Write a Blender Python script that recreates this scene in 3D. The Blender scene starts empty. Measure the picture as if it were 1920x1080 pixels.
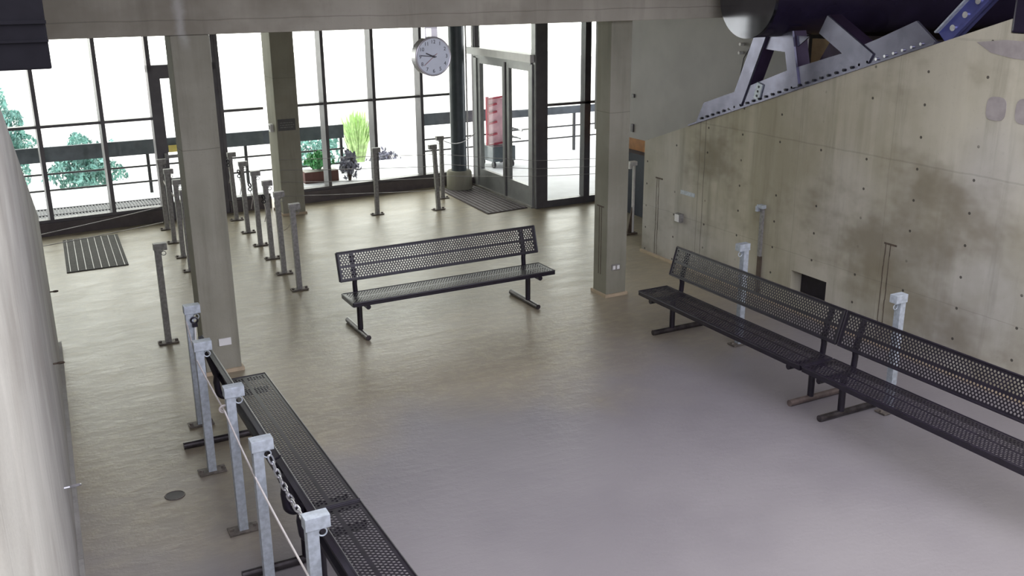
import bpy, bmesh, math, random
from mathutils import Vector, Matrix, Euler

random.seed(7)
R = math.radians
PI = math.pi
sc = bpy.context.scene
C = bpy.context.collection

# ------------------------------------------------------------------ camera
cam_d = bpy.data.cameras.new('camera')
cam_d.sensor_fit = 'HORIZONTAL'
cam_d.sensor_width = 36.0
cam_d.lens = 1837.3 / 1920.0 * 36.0
cam_d.clip_start = 0.05
cam_d.clip_end = 400
cam = bpy.data.objects.new('camera', cam_d)
C.objects.link(cam)
cam.matrix_world = (Matrix.Translation((0, 0, 3.56)) @ Matrix.Rotation(-0.48065, 4, 'Z')
                    @ Matrix.Rotation(PI / 2 - 0.3071, 4, 'X') @ Matrix.Rotation(-0.00882, 4, 'Z'))
sc.camera = cam

# ------------------------------------------------------------------ light
SKY = 5.2
world = bpy.data.worlds.new('sky')
sc.world = world
world.use_nodes = True
wn, wl = world.node_tree.nodes, world.node_tree.links
wn.clear()
w_out = wn.new('ShaderNodeOutputWorld')
w_bg = wn.new('ShaderNodeBackground')
w_bg.inputs['Strength'].default_value = SKY
w_tc = wn.new('ShaderNodeTexCoord')
w_sep = wn.new('ShaderNodeSeparateXYZ')
wl.new(w_tc.outputs['Generated'], w_sep.inputs[0])
w_map = wn.new('ShaderNodeMapRange')
w_map.inputs['From Min'].default_value = -0.35
w_map.inputs['From Max'].default_value = 0.35
wl.new(w_sep.outputs['Y'], w_map.inputs['Value'])
w_mix = wn.new('ShaderNodeMix')
w_mix.data_type = 'RGBA'
w_mix.inputs['A'].default_value = (0.53, 0.525, 0.62, 1)     # clear sky behind the dock
w_mix.inputs['B'].default_value = (1.0, 0.99, 0.93, 1)   # bright haze in front
wl.new(w_map.outputs['Result'], w_mix.inputs['Factor'])
wl.new(w_mix.outputs['Result'], w_bg.inputs['Color'])
wl.new(w_bg.outputs[0], w_out.inputs[0])

sc.view_settings.view_transform = 'Standard'
sc.view_settings.look = 'None'
sc.view_settings.gamma = 1.0
sc.view_settings.use_curve_mapping = False
sc.view_settings.exposure = 0.0
sc.cycles.max_bounces = 10
sc.cycles.diffuse_bounces = 6
sc.cycles.transparent_max_bounces = 24
sc.cycles.sample_clamp_indirect = 12

# ------------------------------------------------------------------ materials
def new_mat(name):
    m = bpy.data.materials.new(name)
    m.use_nodes = True
    nt = m.node_tree
    nt.nodes.clear()
    out = nt.nodes.new('ShaderNodeOutputMaterial')
    b = nt.nodes.new('ShaderNodeBsdfPrincipled')
    nt.links.new(b.outputs[0], out.inputs[0])
    return m, nt, b

def mixc(nt, fac, a, b, mode='MIX'):
    n = nt.nodes.new('ShaderNodeMix')
    n.data_type = 'RGBA'
    n.blend_type = mode
    for sock, v in (('Factor', fac), ('A', a), ('B', b)):
        if isinstance(v, (int, float)):
            n.inputs[sock].default_value = v
        elif isinstance(v, tuple):
            n.inputs[sock].default_value = (v[0], v[1], v[2], 1)
        else:
            nt.links.new(v, n.inputs[sock])
    return n.outputs['Result']

def mathn(nt, op, a, b=None, c=None):
    n = nt.nodes.new('ShaderNodeMath')
    n.operation = op
    for i, v in enumerate((a, b, c)):
        if v is None:
            continue
        if isinstance(v, (int, float)):
            n.inputs[i].default_value = v
        else:
            nt.links.new(v, n.inputs[i])
    return n.outputs[0]

def coords(nt, scale=(1, 1, 1), loc=(0, 0, 0)):
    tc = nt.nodes.new('ShaderNodeTexCoord')
    mp = nt.nodes.new('ShaderNodeMapping')
    mp.inputs['Scale'].default_value = scale
    mp.inputs['Location'].default_value = loc
    nt.links.new(tc.outputs['Object'], mp.inputs[0])
    return mp.outputs[0]

def noise(nt, scale, detail=4, rough=0.55, vec=(1, 1, 1), loc=(0, 0, 0)):
    n = nt.nodes.new('ShaderNodeTexNoise')
    n.inputs['Scale'].default_value = scale
    n.inputs['Detail'].default_value = detail
    n.inputs['Roughness'].default_value = rough
    nt.links.new(coords(nt, vec, loc), n.inputs['Vector'])
    return n.outputs['Fac']

def ramp(nt, val, lo, hi):
    n = nt.nodes.new('ShaderNodeMapRange')
    n.interpolation_type = 'SMOOTHSTEP'
    n.inputs['From Min'].default_value = lo
    n.inputs['From Max'].default_value = hi
    nt.links.new(val, n.inputs['Value'])
    return n.outputs['Result']

def bump(nt, b, h, strength=0.2, dist=0.01):
    n = nt.nodes.new('ShaderNodeBump')
    n.inputs['Strength'].default_value = strength
    n.inputs['Distance'].default_value = dist
    nt.links.new(h, n.inputs['Height'])
    nt.links.new(n.outputs[0], b.inputs['Normal'])

def plain(name, col, rough=0.5, metal=0.0, vary=0.12, scale=8, spec=0.5):
    m, nt, b = new_mat(name)
    f = noise(nt, scale, 3)
    dark = tuple(c * (1 - vary) for c in col)
    light = tuple(min(1, c * (1 + vary)) for c in col)
    nt.links.new(mixc(nt, ramp(nt, f, 0.3, 0.7), dark, light), b.inputs['Base Color'])
    b.inputs['Roughness'].default_value = rough
    b.inputs['Metallic'].default_value = metal
    b.inputs['Specular IOR Level'].default_value = spec
    return m

def concrete(name, a, b2, stain, stain_amt=0.5, grid=False, seams=(), rough=0.75, loc=(0, 0, 0), bloom=None, olive=None):
    m, nt, b = new_mat(name)
    big = ramp(nt, noise(nt, 0.9, 4, 0.6, loc=loc), 0.35, 0.65)
    col = mixc(nt, big, a, b2)
    streak = ramp(nt, noise(nt, 1.0, 4, 0.6, (3.2, 3.2, 0.22), loc), 0.42, 0.72)
    col = mixc(nt, mathn(nt, 'MULTIPLY', streak, 0.5), col, tuple(c * 1.22 for c in b2))
    st = ramp(nt, noise(nt, 0.55, 5, 0.62, (1, 1, 1.5), (3.1 + loc[0], 7.7, 1.3)), 0.46, 0.66)
    col = mixc(nt, mathn(nt, 'MULTIPLY', st, stain_amt), col, stain)
    st2 = ramp(nt, noise(nt, 1.0, 5, 0.65, (5.5, 5.5, 0.5), (loc[0] + 2, 4, 6)), 0.5, 0.75)
    col = mixc(nt, mathn(nt, 'MULTIPLY', st2, 0.45), col, tuple(c * 0.62 for c in a))
    if olive:
        ol = ramp(nt, noise(nt, 0.28, 3, 0.5, loc=olive), 0.40, 0.58)
        col = mixc(nt, mathn(nt, 'MULTIPLY', ol, 0.75), col, mixc(nt, 1.0, col, (1.0, 0.965, 0.78), 'MULTIPLY'))
    fine = noise(nt, 22, 5, 0.7)
    col = mixc(nt, mathn(nt, 'MULTIPLY', ramp(nt, fine, 0.55, 0.8), 0.25), col, tuple(c * 0.6 for c in a))
    pits = noise(nt, 60, 2, 0.5)
    if grid or seams or bloom:
        tc = nt.nodes.new('ShaderNodeTexCoord')
        sp = nt.nodes.new('ShaderNodeSeparateXYZ')
        nt.links.new(tc.outputs['Object'], sp.inputs[0])
    if grid:
        fy = mathn(nt, 'FRACT', mathn(nt, 'MULTIPLY_ADD', sp.outputs['Y'], 1 / 0.6096, 0.5 - 5.62 / 0.6096 + 20))
        fz = mathn(nt, 'FRACT', mathn(nt, 'MULTIPLY_ADD', sp.outputs['Z'], 1 / 0.2955, 0.5 - 1.535 / 0.2955 + 20))
        dy = mathn(nt, 'MULTIPLY', mathn(nt, 'SUBTRACT', fy, 0.5), 0.6096)
        dz = mathn(nt, 'MULTIPLY', mathn(nt, 'SUBTRACT', fz, 0.5), 0.2955)
        d = mathn(nt, 'SQRT', mathn(nt, 'ADD', mathn(nt, 'MULTIPLY', dy, dy), mathn(nt, 'MULTIPLY', dz, dz)))
        dot = mathn(nt, 'LESS_THAN', d, 0.0135)
        keep = ramp(nt, noise(nt, 1.3, 1, 0.5, (1, 1.1, 1.3), (9, 2, 4)), 0.36, 0.46)
        col = mixc(nt, mathn(nt, 'MULTIPLY', mathn(nt, 'MULTIPLY', dot, keep), 0.85), col, (0.03, 0.027, 0.022))
    wob = noise(nt, 2.5, 2)
    for axis, pos, w, amt in seams:
        p = mathn(nt, 'ADD', sp.outputs[axis], mathn(nt, 'MULTIPLY_ADD', wob, 0.03, -0.015))
        line = mathn(nt, 'LESS_THAN', mathn(nt, 'ABSOLUTE', mathn(nt, 'SUBTRACT', p, pos)), w)
        col = mixc(nt, mathn(nt, 'MULTIPLY', line, amt), col, tuple(c * 0.3 for c in a))
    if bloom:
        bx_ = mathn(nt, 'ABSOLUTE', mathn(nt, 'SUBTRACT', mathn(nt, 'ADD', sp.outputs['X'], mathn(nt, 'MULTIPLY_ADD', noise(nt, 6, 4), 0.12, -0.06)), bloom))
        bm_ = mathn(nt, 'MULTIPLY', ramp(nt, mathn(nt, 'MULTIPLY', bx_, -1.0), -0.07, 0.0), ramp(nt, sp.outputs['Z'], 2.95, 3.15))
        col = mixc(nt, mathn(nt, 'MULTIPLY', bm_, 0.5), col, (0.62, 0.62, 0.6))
    nt.links.new(col, b.inputs['Base Color'])
    b.inputs['Roughness'].default_value = rough
    b.inputs['Specular IOR Level'].default_value = 0.3
    bump(nt, b, mathn(nt, 'ADD', fine, pits), 0.25, 0.004)
    return m

M = {}
M['wall'] = concrete('board_formed_concrete', (0.365, 0.348, 0.285), (0.49, 0.475, 0.425), (0.18, 0.155, 0.11), 0.72, True,
                     (('Y', 9.33, 0.006, 0.7), ('Y', 9.43, 0.005, 0.5), ('Z', 1.875, 0.008, 0.2), ('Z', 3.02, 0.01, 0.15),
                      ('Y', 7.77, 0.003, 0.25), ('Y', 6.55, 0.004, 0.2), ('Z', 0.66, 0.004, 0.2)), olive=(0.4, 2.2, 0.6))
M['wall_left'] = concrete('pale_concrete', (0.30, 0.29, 0.265), (0.39, 0.38, 0.35), (0.21, 0.19, 0.165), 0.45,
                          False, (('Y', 6.1, 0.004, 0.35),), loc=(4, 1, 0))
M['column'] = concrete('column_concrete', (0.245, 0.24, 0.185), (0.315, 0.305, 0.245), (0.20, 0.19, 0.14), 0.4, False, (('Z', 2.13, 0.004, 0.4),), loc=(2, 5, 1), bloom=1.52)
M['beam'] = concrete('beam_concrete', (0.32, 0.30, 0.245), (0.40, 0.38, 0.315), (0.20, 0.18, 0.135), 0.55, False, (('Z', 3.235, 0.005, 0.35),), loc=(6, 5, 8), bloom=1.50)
M['grey_wall'] = plain('grey_painted_panel', (0.36, 0.35, 0.335), 0.6, 0, 0.08, 1.5)
M['ceiling'] = plain('ceiling_concrete', (0.26, 0.25, 0.24), 0.9, 0, 0.1, 2)
M['dark_room'] = plain('dark_brown_paint', (0.05, 0.035, 0.03), 0.7)
M['tan'] = plain('tan_paint', (0.42, 0.30, 0.16), 0.6)
M['orange_wood'] = plain('orange_wood', (0.62, 0.27, 0.09), 0.45)
M['navy'] = plain('navy_laminate', (0.035, 0.045, 0.07), 0.5)
M['patch'] = plain('mortar_patch', (0.33, 0.30, 0.28), 0.8)
M['coving'] = plain('tan_coving', (0.47, 0.38, 0.26), 0.6)
M['black'] = plain('black_coated_metal', (0.013, 0.010, 0.017), 0.34, 0.0, 0.2, 12, 0.5)
M['black_worn'] = plain('worn_black_metal', (0.05, 0.043, 0.045), 0.3, 0.5, 0.4, 14)
M['brown_foot'] = plain('rubbed_brown_metal', (0.13, 0.10, 0.09), 0.45, 0.3, 0.3, 14)
M['galv'] = plain('galvanized_steel', (0.47, 0.52, 0.56), 0.5, 0.35, 0.14, 30)
M['galv_old'] = plain('dulled_galvanized_steel', (0.27, 0.265, 0.25), 0.5, 0.35, 0.2, 30)
M['plate'] = plain('rusty_base_plate', (0.16, 0.14, 0.12), 0.6, 0.3, 0.35, 25)
M['white_post'] = plain('white_enamel', (0.72, 0.72, 0.70), 0.4)
M['rust'] = plain('brown_steel', (0.10, 0.075, 0.055), 0.6, 0.2, 0.3, 14)
M['cord'] = plain('white_cord', (0.62, 0.58, 0.55), 0.7)
M['cable'] = plain('steel_cable', (0.36, 0.35, 0.35), 0.4, 0.5)
M['chain'] = plain('zinc_chain', (0.65, 0.65, 0.68), 0.28, 0.9)
M['frame'] = plain('dark_bronze_aluminium', (0.12, 0.115, 0.12), 0.42, 0.35, 0.1, 6)
M['door_alu'] = plain('grey_aluminium', (0.28, 0.285, 0.28), 0.4, 0.4, 0.08, 6)
M['sill'] = plain('brown_sill', (0.10, 0.085, 0.085), 0.5)
M['pipe'] = plain('slate_painted_pipe', (0.055, 0.07, 0.08), 0.35)
M['white'] = plain('white_plastic', (0.78, 0.78, 0.76), 0.4, 0, 0.04)
M['clock_case'] = plain('brushed_clock_case', (0.55, 0.54, 0.56), 0.3, 0.7, 0.06)
M['clock_face'] = plain('white_dial', (0.54, 0.585, 0.64), 0.35, 0, 0.03)
M['ink'] = plain('black_ink', (0.04, 0.04, 0.05), 0.5)
M['red_ink'] = plain('thin_red_hand', (0.3, 0.12, 0.12), 0.5)
M['mat'] = plain('charcoal_mat', (0.075, 0.072, 0.068), 0.85, 0, 0.2, 40)
M['mat_rail'] = plain('aluminium_mat_rail', (0.33, 0.32, 0.30), 0.45, 0.5)
M['mat_brown'] = plain('brown_mat', (0.075, 0.058, 0.06), 0.8, 0, 0.2, 30)
M['mat_groove'] = plain('grey_mat_rib', (0.17, 0.155, 0.16), 0.6, 0, 0.2, 30)
M['steel_dark'] = plain('dark_violet_steel', (0.020, 0.015, 0.034), 0.25, 0.2, 0.15, 4)
M['drum_cap'] = plain('polished_dark_steel', (0.15, 0.15, 0.17), 0.16, 0.95, 0.1, 3)
M['casing'] = plain('charcoal_sheet_metal', (0.010, 0.0095, 0.012), 0.85, 0, 0.12, 8, 0.15)
M['girder'] = plain('blue_grey_painted_steel', (0.17, 0.17, 0.225), 0.27, 0.75, 0.14, 5)
M['girder_shaded'] = plain('shadow_violet_steel', (0.04, 0.025, 0.055), 0.4, 0.4)  # girder steel with the strut flanks' shade put into its colour
M['blue_steel'] = plain('blue_painted_steel', (0.09, 0.10, 0.30), 0.3, 0.4)
M['bolt'] = plain('dark_bolt', (0.03, 0.03, 0.035), 0.5, 0.3)
M['bolt_bright'] = plain('bright_bolt', (0.75, 0.75, 0.8), 0.25, 0.9)
M['deck'] = plain('pale_deck', (0.62, 0.63, 0.66), 0.7, 0, 0.05, 3)
M['board'] = plain('dark_railing_board', (0.085, 0.10, 0.11), 0.65, 0, 0.2, 6)
M['rail'] = plain('dark_railing_steel', (0.03, 0.03, 0.032), 0.5)
M['leaf_teal'] = plain('teal_needles', (0.20, 0.40, 0.34), 0.6, 0, 0.5, 6)
M['leaf_green'] = plain('bright_leaf', (0.10, 0.36, 0.13), 0.5, 0, 0.45, 9)
M['leaf_yellow'] = plain('yellow_green_grass', (0.48, 0.66, 0.28), 0.6, 0, 0.3, 9)
M['leaf_purple'] = plain('dusky_leaf', (0.20, 0.20, 0.25), 0.6, 0, 0.4, 9)
M['wood_stem'] = plain('brown_stem', (0.06, 0.04, 0.03), 0.8)
M['terracotta'] = plain('terracotta', (0.10, 0.032, 0.026), 0.7)
M['soil'] = plain('planted_bank_soil', (0.62, 0.60, 0.57), 0.9, 0, 0.1, 3)
M['red'] = plain('red_paint', (0.45, 0.05, 0.08), 0.5)
M['pink'] = plain('pale_pink_sheet', (0.70, 0.42, 0.45), 0.6)
M['yellow'] = plain('yellow_enamel', (0.65, 0.52, 0.12), 0.5)
M['grate'] = plain('dark_grate_bar', (0.030, 0.030, 0.042), 0.5, 0.3)
M['drain'] = plain('cast_iron', (0.10, 0.095, 0.09), 0.6, 0.3)
M['plaque'] = plain('dark_plaque', (0.075, 0.075, 0.068), 0.5)
M['plaque_ink'] = plain('pale_lettering', (0.20, 0.20, 0.18), 0.6)

def floor_mat():
    m, nt, b = new_mat('sealed_concrete_floor')
    big = ramp(nt, noise(nt, 0.5, 4, 0.55), 0.35, 0.65)
    col = mixc(nt, big, (0.245, 0.228, 0.19), (0.305, 0.285, 0.245))
    # sealed, trodden streaks across the room
    streak = noise(nt, 1.6, 6, 0.68, (1.0, 2.6, 1.0), (3, 1, 0))
    worn = ramp(nt, noise(nt, 0.35, 3, 0.5, loc=(5, 2, 0)), 0.38, 0.6)
    col = mixc(nt, mathn(nt, 'MULTIPLY', ramp(nt, streak, 0.5, 0.75), mathn(nt, 'MULTIPLY_ADD', worn, 0.6, 0.15)), col, (0.44, 0.42, 0.34))
    stain = ramp(nt, noise(nt, 1.1, 5, 0.65, loc=(8, 3, 0)), 0.55, 0.75)
    col = mixc(nt, mathn(nt, 'MULTIPLY', stain, 0.35), col, (0.19, 0.165, 0.125))
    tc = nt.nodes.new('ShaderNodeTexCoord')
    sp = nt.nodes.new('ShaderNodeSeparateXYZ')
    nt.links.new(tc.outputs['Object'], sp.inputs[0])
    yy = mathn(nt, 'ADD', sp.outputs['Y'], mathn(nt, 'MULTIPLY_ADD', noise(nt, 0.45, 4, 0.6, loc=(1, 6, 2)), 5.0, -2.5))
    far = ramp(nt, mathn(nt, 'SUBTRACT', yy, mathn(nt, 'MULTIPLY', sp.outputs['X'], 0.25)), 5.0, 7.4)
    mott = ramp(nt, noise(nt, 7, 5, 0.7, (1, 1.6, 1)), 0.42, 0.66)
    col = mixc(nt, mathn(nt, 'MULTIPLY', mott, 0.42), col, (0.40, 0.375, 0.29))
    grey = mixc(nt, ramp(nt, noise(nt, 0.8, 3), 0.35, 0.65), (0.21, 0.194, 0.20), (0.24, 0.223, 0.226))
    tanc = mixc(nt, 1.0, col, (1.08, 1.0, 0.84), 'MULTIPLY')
    col = mixc(nt, far, grey, tanc)  # cool light near the camera and warm light beyond, put into the floor colour
    spk = noise(nt, 35, 3, 0.6)
    col = mixc(nt, mathn(nt, 'MULTIPLY', ramp(nt, spk, 0.6, 0.75), 0.3), col, (0.2, 0.19, 0.17))
    nt.links.new(col, b.inputs['Base Color'])
    rg = mathn(nt, 'MULTIPLY_ADD', streak, 0.26, 0.24)
    nt.links.new(rg, b.inputs['Roughness'])
    b.inputs['Specular IOR Level'].default_value = 0.5
    bump(nt, b, mathn(nt, 'ADD', noise(nt, 5, 4, 0.6, (1, 2.4, 1)), mathn(nt, 'MULTIPLY', mott, 0.3)), 0.22, 0.012)
    return m
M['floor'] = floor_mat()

def glass_mat():
    m = bpy.data.materials.new('window_glass')
    m.use_nodes = True
    nt = m.node_tree
    nt.nodes.clear()
    out = nt.nodes.new('ShaderNodeOutputMaterial')
    tr = nt.nodes.new('ShaderNodeBsdfTransparent')
    tr.inputs[0].default_value = (0.96, 0.98, 0.97, 1)
    gl = nt.nodes.new('ShaderNodeBsdfGlossy')
    gl.inputs['Roughness'].default_value = 0.02
    lw_ = nt.nodes.new('ShaderNodeLayerWeight')
    lw_.inputs[0].default_value = 0.5
    fac = mathn(nt, 'MULTIPLY_ADD', mathn(nt, 'POWER', lw_.outputs['Facing'], 4.0), 0.5, 0.02)
    mx = nt.nodes.new('ShaderNodeMixShader')
    nt.links.new(fac, mx.inputs[0])
    nt.links.new(tr.outputs[0], mx.inputs[1])
    nt.links.new(gl.outputs[0], mx.inputs[2])
    nt.links.new(mx.outputs[0], out.inputs[0])
    return m
M['glass'] = glass_mat()

# ------------------------------------------------------------------ mesh helpers
class MB:
    def __init__(self):
        self.bm = bmesh.new()

    def _add(self, verts, faces, mat=None):
        vs = [self.bm.verts.new(mat @ Vector(v) if mat else v) for v in verts]
        for f in faces:
            try:
                self.bm.faces.new([vs[i] for i in f])
            except ValueError:
                pass
        return vs

    def box(self, x0, x1, y0, y1, z0, z1, mat=None):
        v = [(x, y, z) for x in (x0, x1) for y in (y0, y1) for z in (z0, z1)]
        self._add(v, [(0, 1, 3, 2), (4, 6, 7, 5), (0, 4, 5, 1), (2, 3, 7, 6), (0, 2, 6, 4), (1, 5, 7, 3)], mat)
        return self

    def beam(self, p0, p1, w, h, up=(0, 0, 1)):
        """box bar from p0 to p1, w across, h along up"""
        p0, p1 = Vector(p0), Vector(p1)
        d = (p1 - p0)
        L = d.length
        d.normalize()
        u = Vector(up)
        s = d.cross(u).normalized()
        u = s.cross(d).normalized()
        mt = Matrix(((s.x, d.x, u.x, p0.x), (s.y, d.y, u.y, p0.y), (s.z, d.z, u.z, p0.z), (0, 0, 0, 1)))
        return self.box(-w / 2, w / 2, 0, L, -h / 2, h / 2, mt)

    def prism(self, poly, n, thick):
        """poly: list of 3D points (planar), extruded by vector n*thick"""
        n = Vector(n) * thick
        k = len(poly)
        v = [Vector(p) for p in poly] + [Vector(p) + n for p in poly]
        f = [tuple(range(k))[::-1], tuple(range(k, 2 * k))] + [(i, (i + 1) % k, k + (i + 1) % k, k + i) for i in range(k)]
        self._add(v, f)
        return self

    def tube(self, pts, r, seg=10, caps=True, closed=False):
        pts = [Vector(p) for p in pts]
        n = len(pts)
        rings = []
        prev = None
        for i, p in enumerate(pts):
            if closed:
                t = pts[(i + 1) % n] - pts[i - 1]
            else:
                t = pts[min(i + 1, n - 1)] - pts[max(i - 1, 0)]
            t.normalize()
            if prev is None:
                a = Vector((0, 0, 1)) if abs(t.z) < 0.9 else Vector((1, 0, 0))
                s = t.cross(a).normalized()
            else:
                s = (prev - t * prev.dot(t)).normalized()
            prev = s
            u = t.cross(s)
            rr = r[i] if isinstance(r, (list, tuple)) else r
            rings.append([self.bm.verts.new(p + (s * math.cos(q) + u * math.sin(q)) * rr)
                          for q in [2 * PI * k / seg for k in range(seg)]])
        for i in range(n if closed else n - 1):
            a, b = rings[i], rings[(i + 1) % n]
            for k in range(seg):
                self.bm.faces.new((a[k], a[(k + 1) % seg], b[(k + 1) % seg], b[k]))
        if caps and not closed:
            self.bm.faces.new(rings[0][::-1])
            self.bm.faces.new(rings[-1])
        return self

    def disc(self, c, n, r, thick, seg=24):
        c, n = Vector(c), Vector(n).normalized()
        return self.tube([c, c + n * thick], r, seg)

    def ring(self, c, n, R_, r, seg=16, tseg=6):
        c, n = Vector(c), Vector(n).normalized()
        a = Vector((0, 0, 1)) if abs(n.z) < 0.9 else Vector((1, 0, 0))
        s = n.cross(a).normalized()
        u = n.cross(s)
        return self.tube([c + (s * math.cos(2 * PI * k / seg) + u * math.sin(2 * PI * k / seg)) * R_ for k in range(seg)],
                         r, tseg, closed=True)

    def build(self, name, mat, parent=None, bevel=0.0, smooth=False, loc=None):
        bm = self.bm
        bmesh.ops.recalc_face_normals(bm, faces=bm.faces)
        if bevel:
            bmesh.ops.bevel(bm, geom=[e for e in bm.edges if len(e.link_faces) == 2 and e.calc_face_angle(0) > 0.6],
                            offset=bevel, segments=2, profile=0.7, affect='EDGES')
        me = bpy.data.meshes.new(name)
        bm.to_mesh(me)
        bm.free()
        me.materials.append(mat if not isinstance(mat, str) else M[mat])
        if smooth:
            me.polygons.foreach_set('use_smooth', [True] * len(me.polygons))
            try:
                me.set_sharp_from_angle(angle=R(40))
            except Exception:
                pass
        o = bpy.data.objects.new(name, me)
        C.objects.link(o)
        if parent:
            o.parent = parent
        if loc:
            o.location = loc
        return o

def tag(o, label=None, cat=None, group=None, kind=None):
    if label:
        o['label'] = label
    if cat:
        o['category'] = cat
    if group:
        o['group'] = group
    if kind:
        o['kind'] = kind
    return o

def empty(name, loc=(0, 0, 0), rz=0, label=None, cat=None, group=None, kind=None):
    o = bpy.data.objects.new(name, None)
    o.empty_display_size = 0.2
    C.objects.link(o)
    o.location = loc
    o.rotation_euler = (0, 0, rz)
    return tag(o, label, cat, group, kind)

def copy_tree(o, parent=None):
    c = o.copy()
    C.objects.link(c)
    if parent:
        c.parent = parent
    for ch in list(o.children):
        copy_tree(ch, c)
    return c

def struct(o, label=None, cat=None):
    o['kind'] = 'structure'
    return tag(o, label, cat)

# ------------------------------------------------------------------ the setting
GX = 7.5                     # inner face of the right cable wall
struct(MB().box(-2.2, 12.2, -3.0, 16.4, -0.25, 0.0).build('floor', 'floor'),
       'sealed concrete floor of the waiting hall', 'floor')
struct(MB().box(-2.2, 12.2, 5.0, 16.3, 4.3, 4.5).build('ceiling', 'ceiling'), 'concrete ceiling over the hall', 'ceiling')

# right wall: sloped top, with the opening near the floor
def wall_right():
    poly = [(GX, 10.57, 0), (GX, 10.57, 1.50), (GX, 5.47, 3.20), (GX, 5.47, 3.085), (GX, 0.5, 3.085), (GX, 0.5, 0)]
    o = MB().prism(poly, (1, 0, 0), 0.42).build('wall_right', M['wall'])
    c = MB().box(GX - 0.3, GX + 0.18, 7.21, 7.73, 0.19, 0.465).build('cutter', M['wall'])
    md = o.modifiers.new('hole', 'BOOLEAN')
    md.object = c
    md.operation = 'DIFFERENCE'
    md.solver = 'EXACT'
    dg = bpy.context.evaluated_depsgraph_get()
    me = bpy.data.meshes.new_from_object(o.evaluated_get(dg))
    o.modifiers.clear()
    o.data = me
    bpy.data.objects.remove(c)
    return struct(o, 'right concrete wall with a sloping top and rows of tie holes', 'wall')
WR = wall_right()
MB().box(GX + 0.15, GX + 0.175, 7.215, 7.725, 0.195, 0.46).build('recess_back', 'black', WR)  # black sheet: the opening's inner shade put into colour
# mortar patches
def patch(y, z, w, h, n=20, p=3.2):
    pts = []
    for k in range(n):
        a = 2 * PI * k / n
        ca, sa = math.cos(a), math.sin(a)
        pts.append((GX - 0.004, y + w / 2 * math.copysign(abs(ca) ** (2 / p), ca), z + h / 2 * math.copysign(abs(sa) ** (2 / p), sa)))
    return MB().prism(pts, (1, 0, 0), 0.01).build('mortar_patch', 'patch', WR)
patch(5.50, 2.465, 0.19, 0.20)
patch(5.22, 2.47, 0.2, 0.21)
MB().prism([(GX - 0.004, 5.77, 3.0), (GX - 0.004, 5.62, 2.92), (GX - 0.004, 5.4, 2.885), (GX - 0.004, 4.7, 2.87),
            (GX - 0.004, 4.7, 3.02), (GX - 0.004, 5.5, 3.03)], (1, 0, 0), 0.01).build('mortar_patch', 'patch', WR)
# filled-in slots of removed posts
def slot(parent, p, h, ax, w=0.012, gap=0.03):
    for s in (-1, 1):
        b = MB()
        for k in range(9):
            z0, z1 = p[2] - h + h * k / 9, p[2] - h + h * (k + 1) / 9
            j = random.uniform(-0.004, 0.004)
            if ax == 'x':
                b.box(p[0] - 0.003, p[0] + 0.01, p[1] + s * gap + j, p[1] + s * gap + j + w * random.uniform(.35, .8), z0, z1)
        b.build('groove', 'rust', parent)
    b = MB()
    b.box(p[0] - 0.004, p[0] + 0.01, p[1] - 0.10, p[1] + 0.05, p[2], p[2] + 0.018)
    b.build('groove', 'rust', parent)
slot(WR, (GX, 10.25, 1.05), 1.02, 'x', 0.01, 0.022)
slot(WR, (GX, 6.46, 1.05), 1.0, 'x', 0.012, 0.03)

# left wall: mirrored, nearly edge-on to the camera
LW = lambda y: 0.225 - 0.04 * (10.46 - y)
lw = MB().prism([(LW(10.46), 10.46, 0), (LW(10.46), 10.46, 1.36), (LW(4.9), 4.9, 3.16), (LW(0.3), 0.3, 3.16), (LW(0.3), 0.3, 0)],
                (-1, 0, 0), 0.5).build('wall_left', M['wall_left'])
struct(lw, 'pale left concrete wall with a sloping top', 'wall')
MB().prism([(LW(10.46) - 0.01, 10.46, 0), (LW(10.46) + 0.03, 10.46, 0), (LW(0.3) + 0.03, 0.3, 0), (LW(0.3) - 0.01, 0.3, 0)],
           (0, 0, 1), 0.05).build('coving', M['wall_left'], lw)
MB().box(GX - 0.03, GX + 0.01, 0.5, 10.57, 0, 0.035).build('coving', M['coving'], WR)

# outer shell of the hall; the dock behind the camera is open to the sky
struct(MB().box(-2.4, 12.4, -3.2, -3.0, 0, 2.6).build('wall_rear_blocker', 'ceiling'))  # added out of view to block low light from behind
struct(MB().box(-2.4, -2.2, -3.0, 16.4, 0, 4.5).build('wall_outer_left', 'ceiling'))
struct(MB().box(12.2, 12.4, -3.0, 13.6, 0, 4.5).build('wall_outer_right', 'dark_room'))
hp = struct(MB().prism([(8.0, 8.42, 1.36), (8.0, 12.6, 1.36), (8.0, 12.6, 4.3), (8.0, 8.83, 4.3), (8.0, 8.83, 2.9), (8.0, 8.42, 2.9)], (1, 0, 0), 0.15).build('wall_hanging', 'grey_wall'), 'grey hanging partition behind the far column', 'wall')
MB().box(7.975, 8.0, 11.55, 11.60, 1.45, 1.56).build('hinge', 'frame', hp)
MB().box(7.975, 8.0, 11.55, 11.60, 1.93, 1.98).build('hinge', 'frame', hp)
struct(MB().box(9.06, 12.2, 13.46, 13.6, 0, 4.3).build('wall_back', 'dark_room'), 'dark wall behind the hanging partition', 'wall')
struct(MB().prism([(9.0, 6.0, 0), (9.0, 13.4, 0), (9.0, 13.4, 4.3), (9.0, 8.83, 4.3), (9.0, 8.83, 2.88), (9.0, 6.0, 2.88)], (1, 0, 0), 0.1).build('wall_passage', 'dark_room'))
struct(MB().box(8.2, 8.26, 7.85, 8.42, 1.9, 2.88).build('wall_tan_strip', 'tan'), 'tan wall strip seen between the girder struts', 'wall')
MB_k = MB().box(8.62, 8.99, 10.8, 13.2, 0, 0.96).build('ticket_counter', 'navy')
tag(MB_k, 'dark navy counter in the gap behind the right wall', 'counter')
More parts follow.
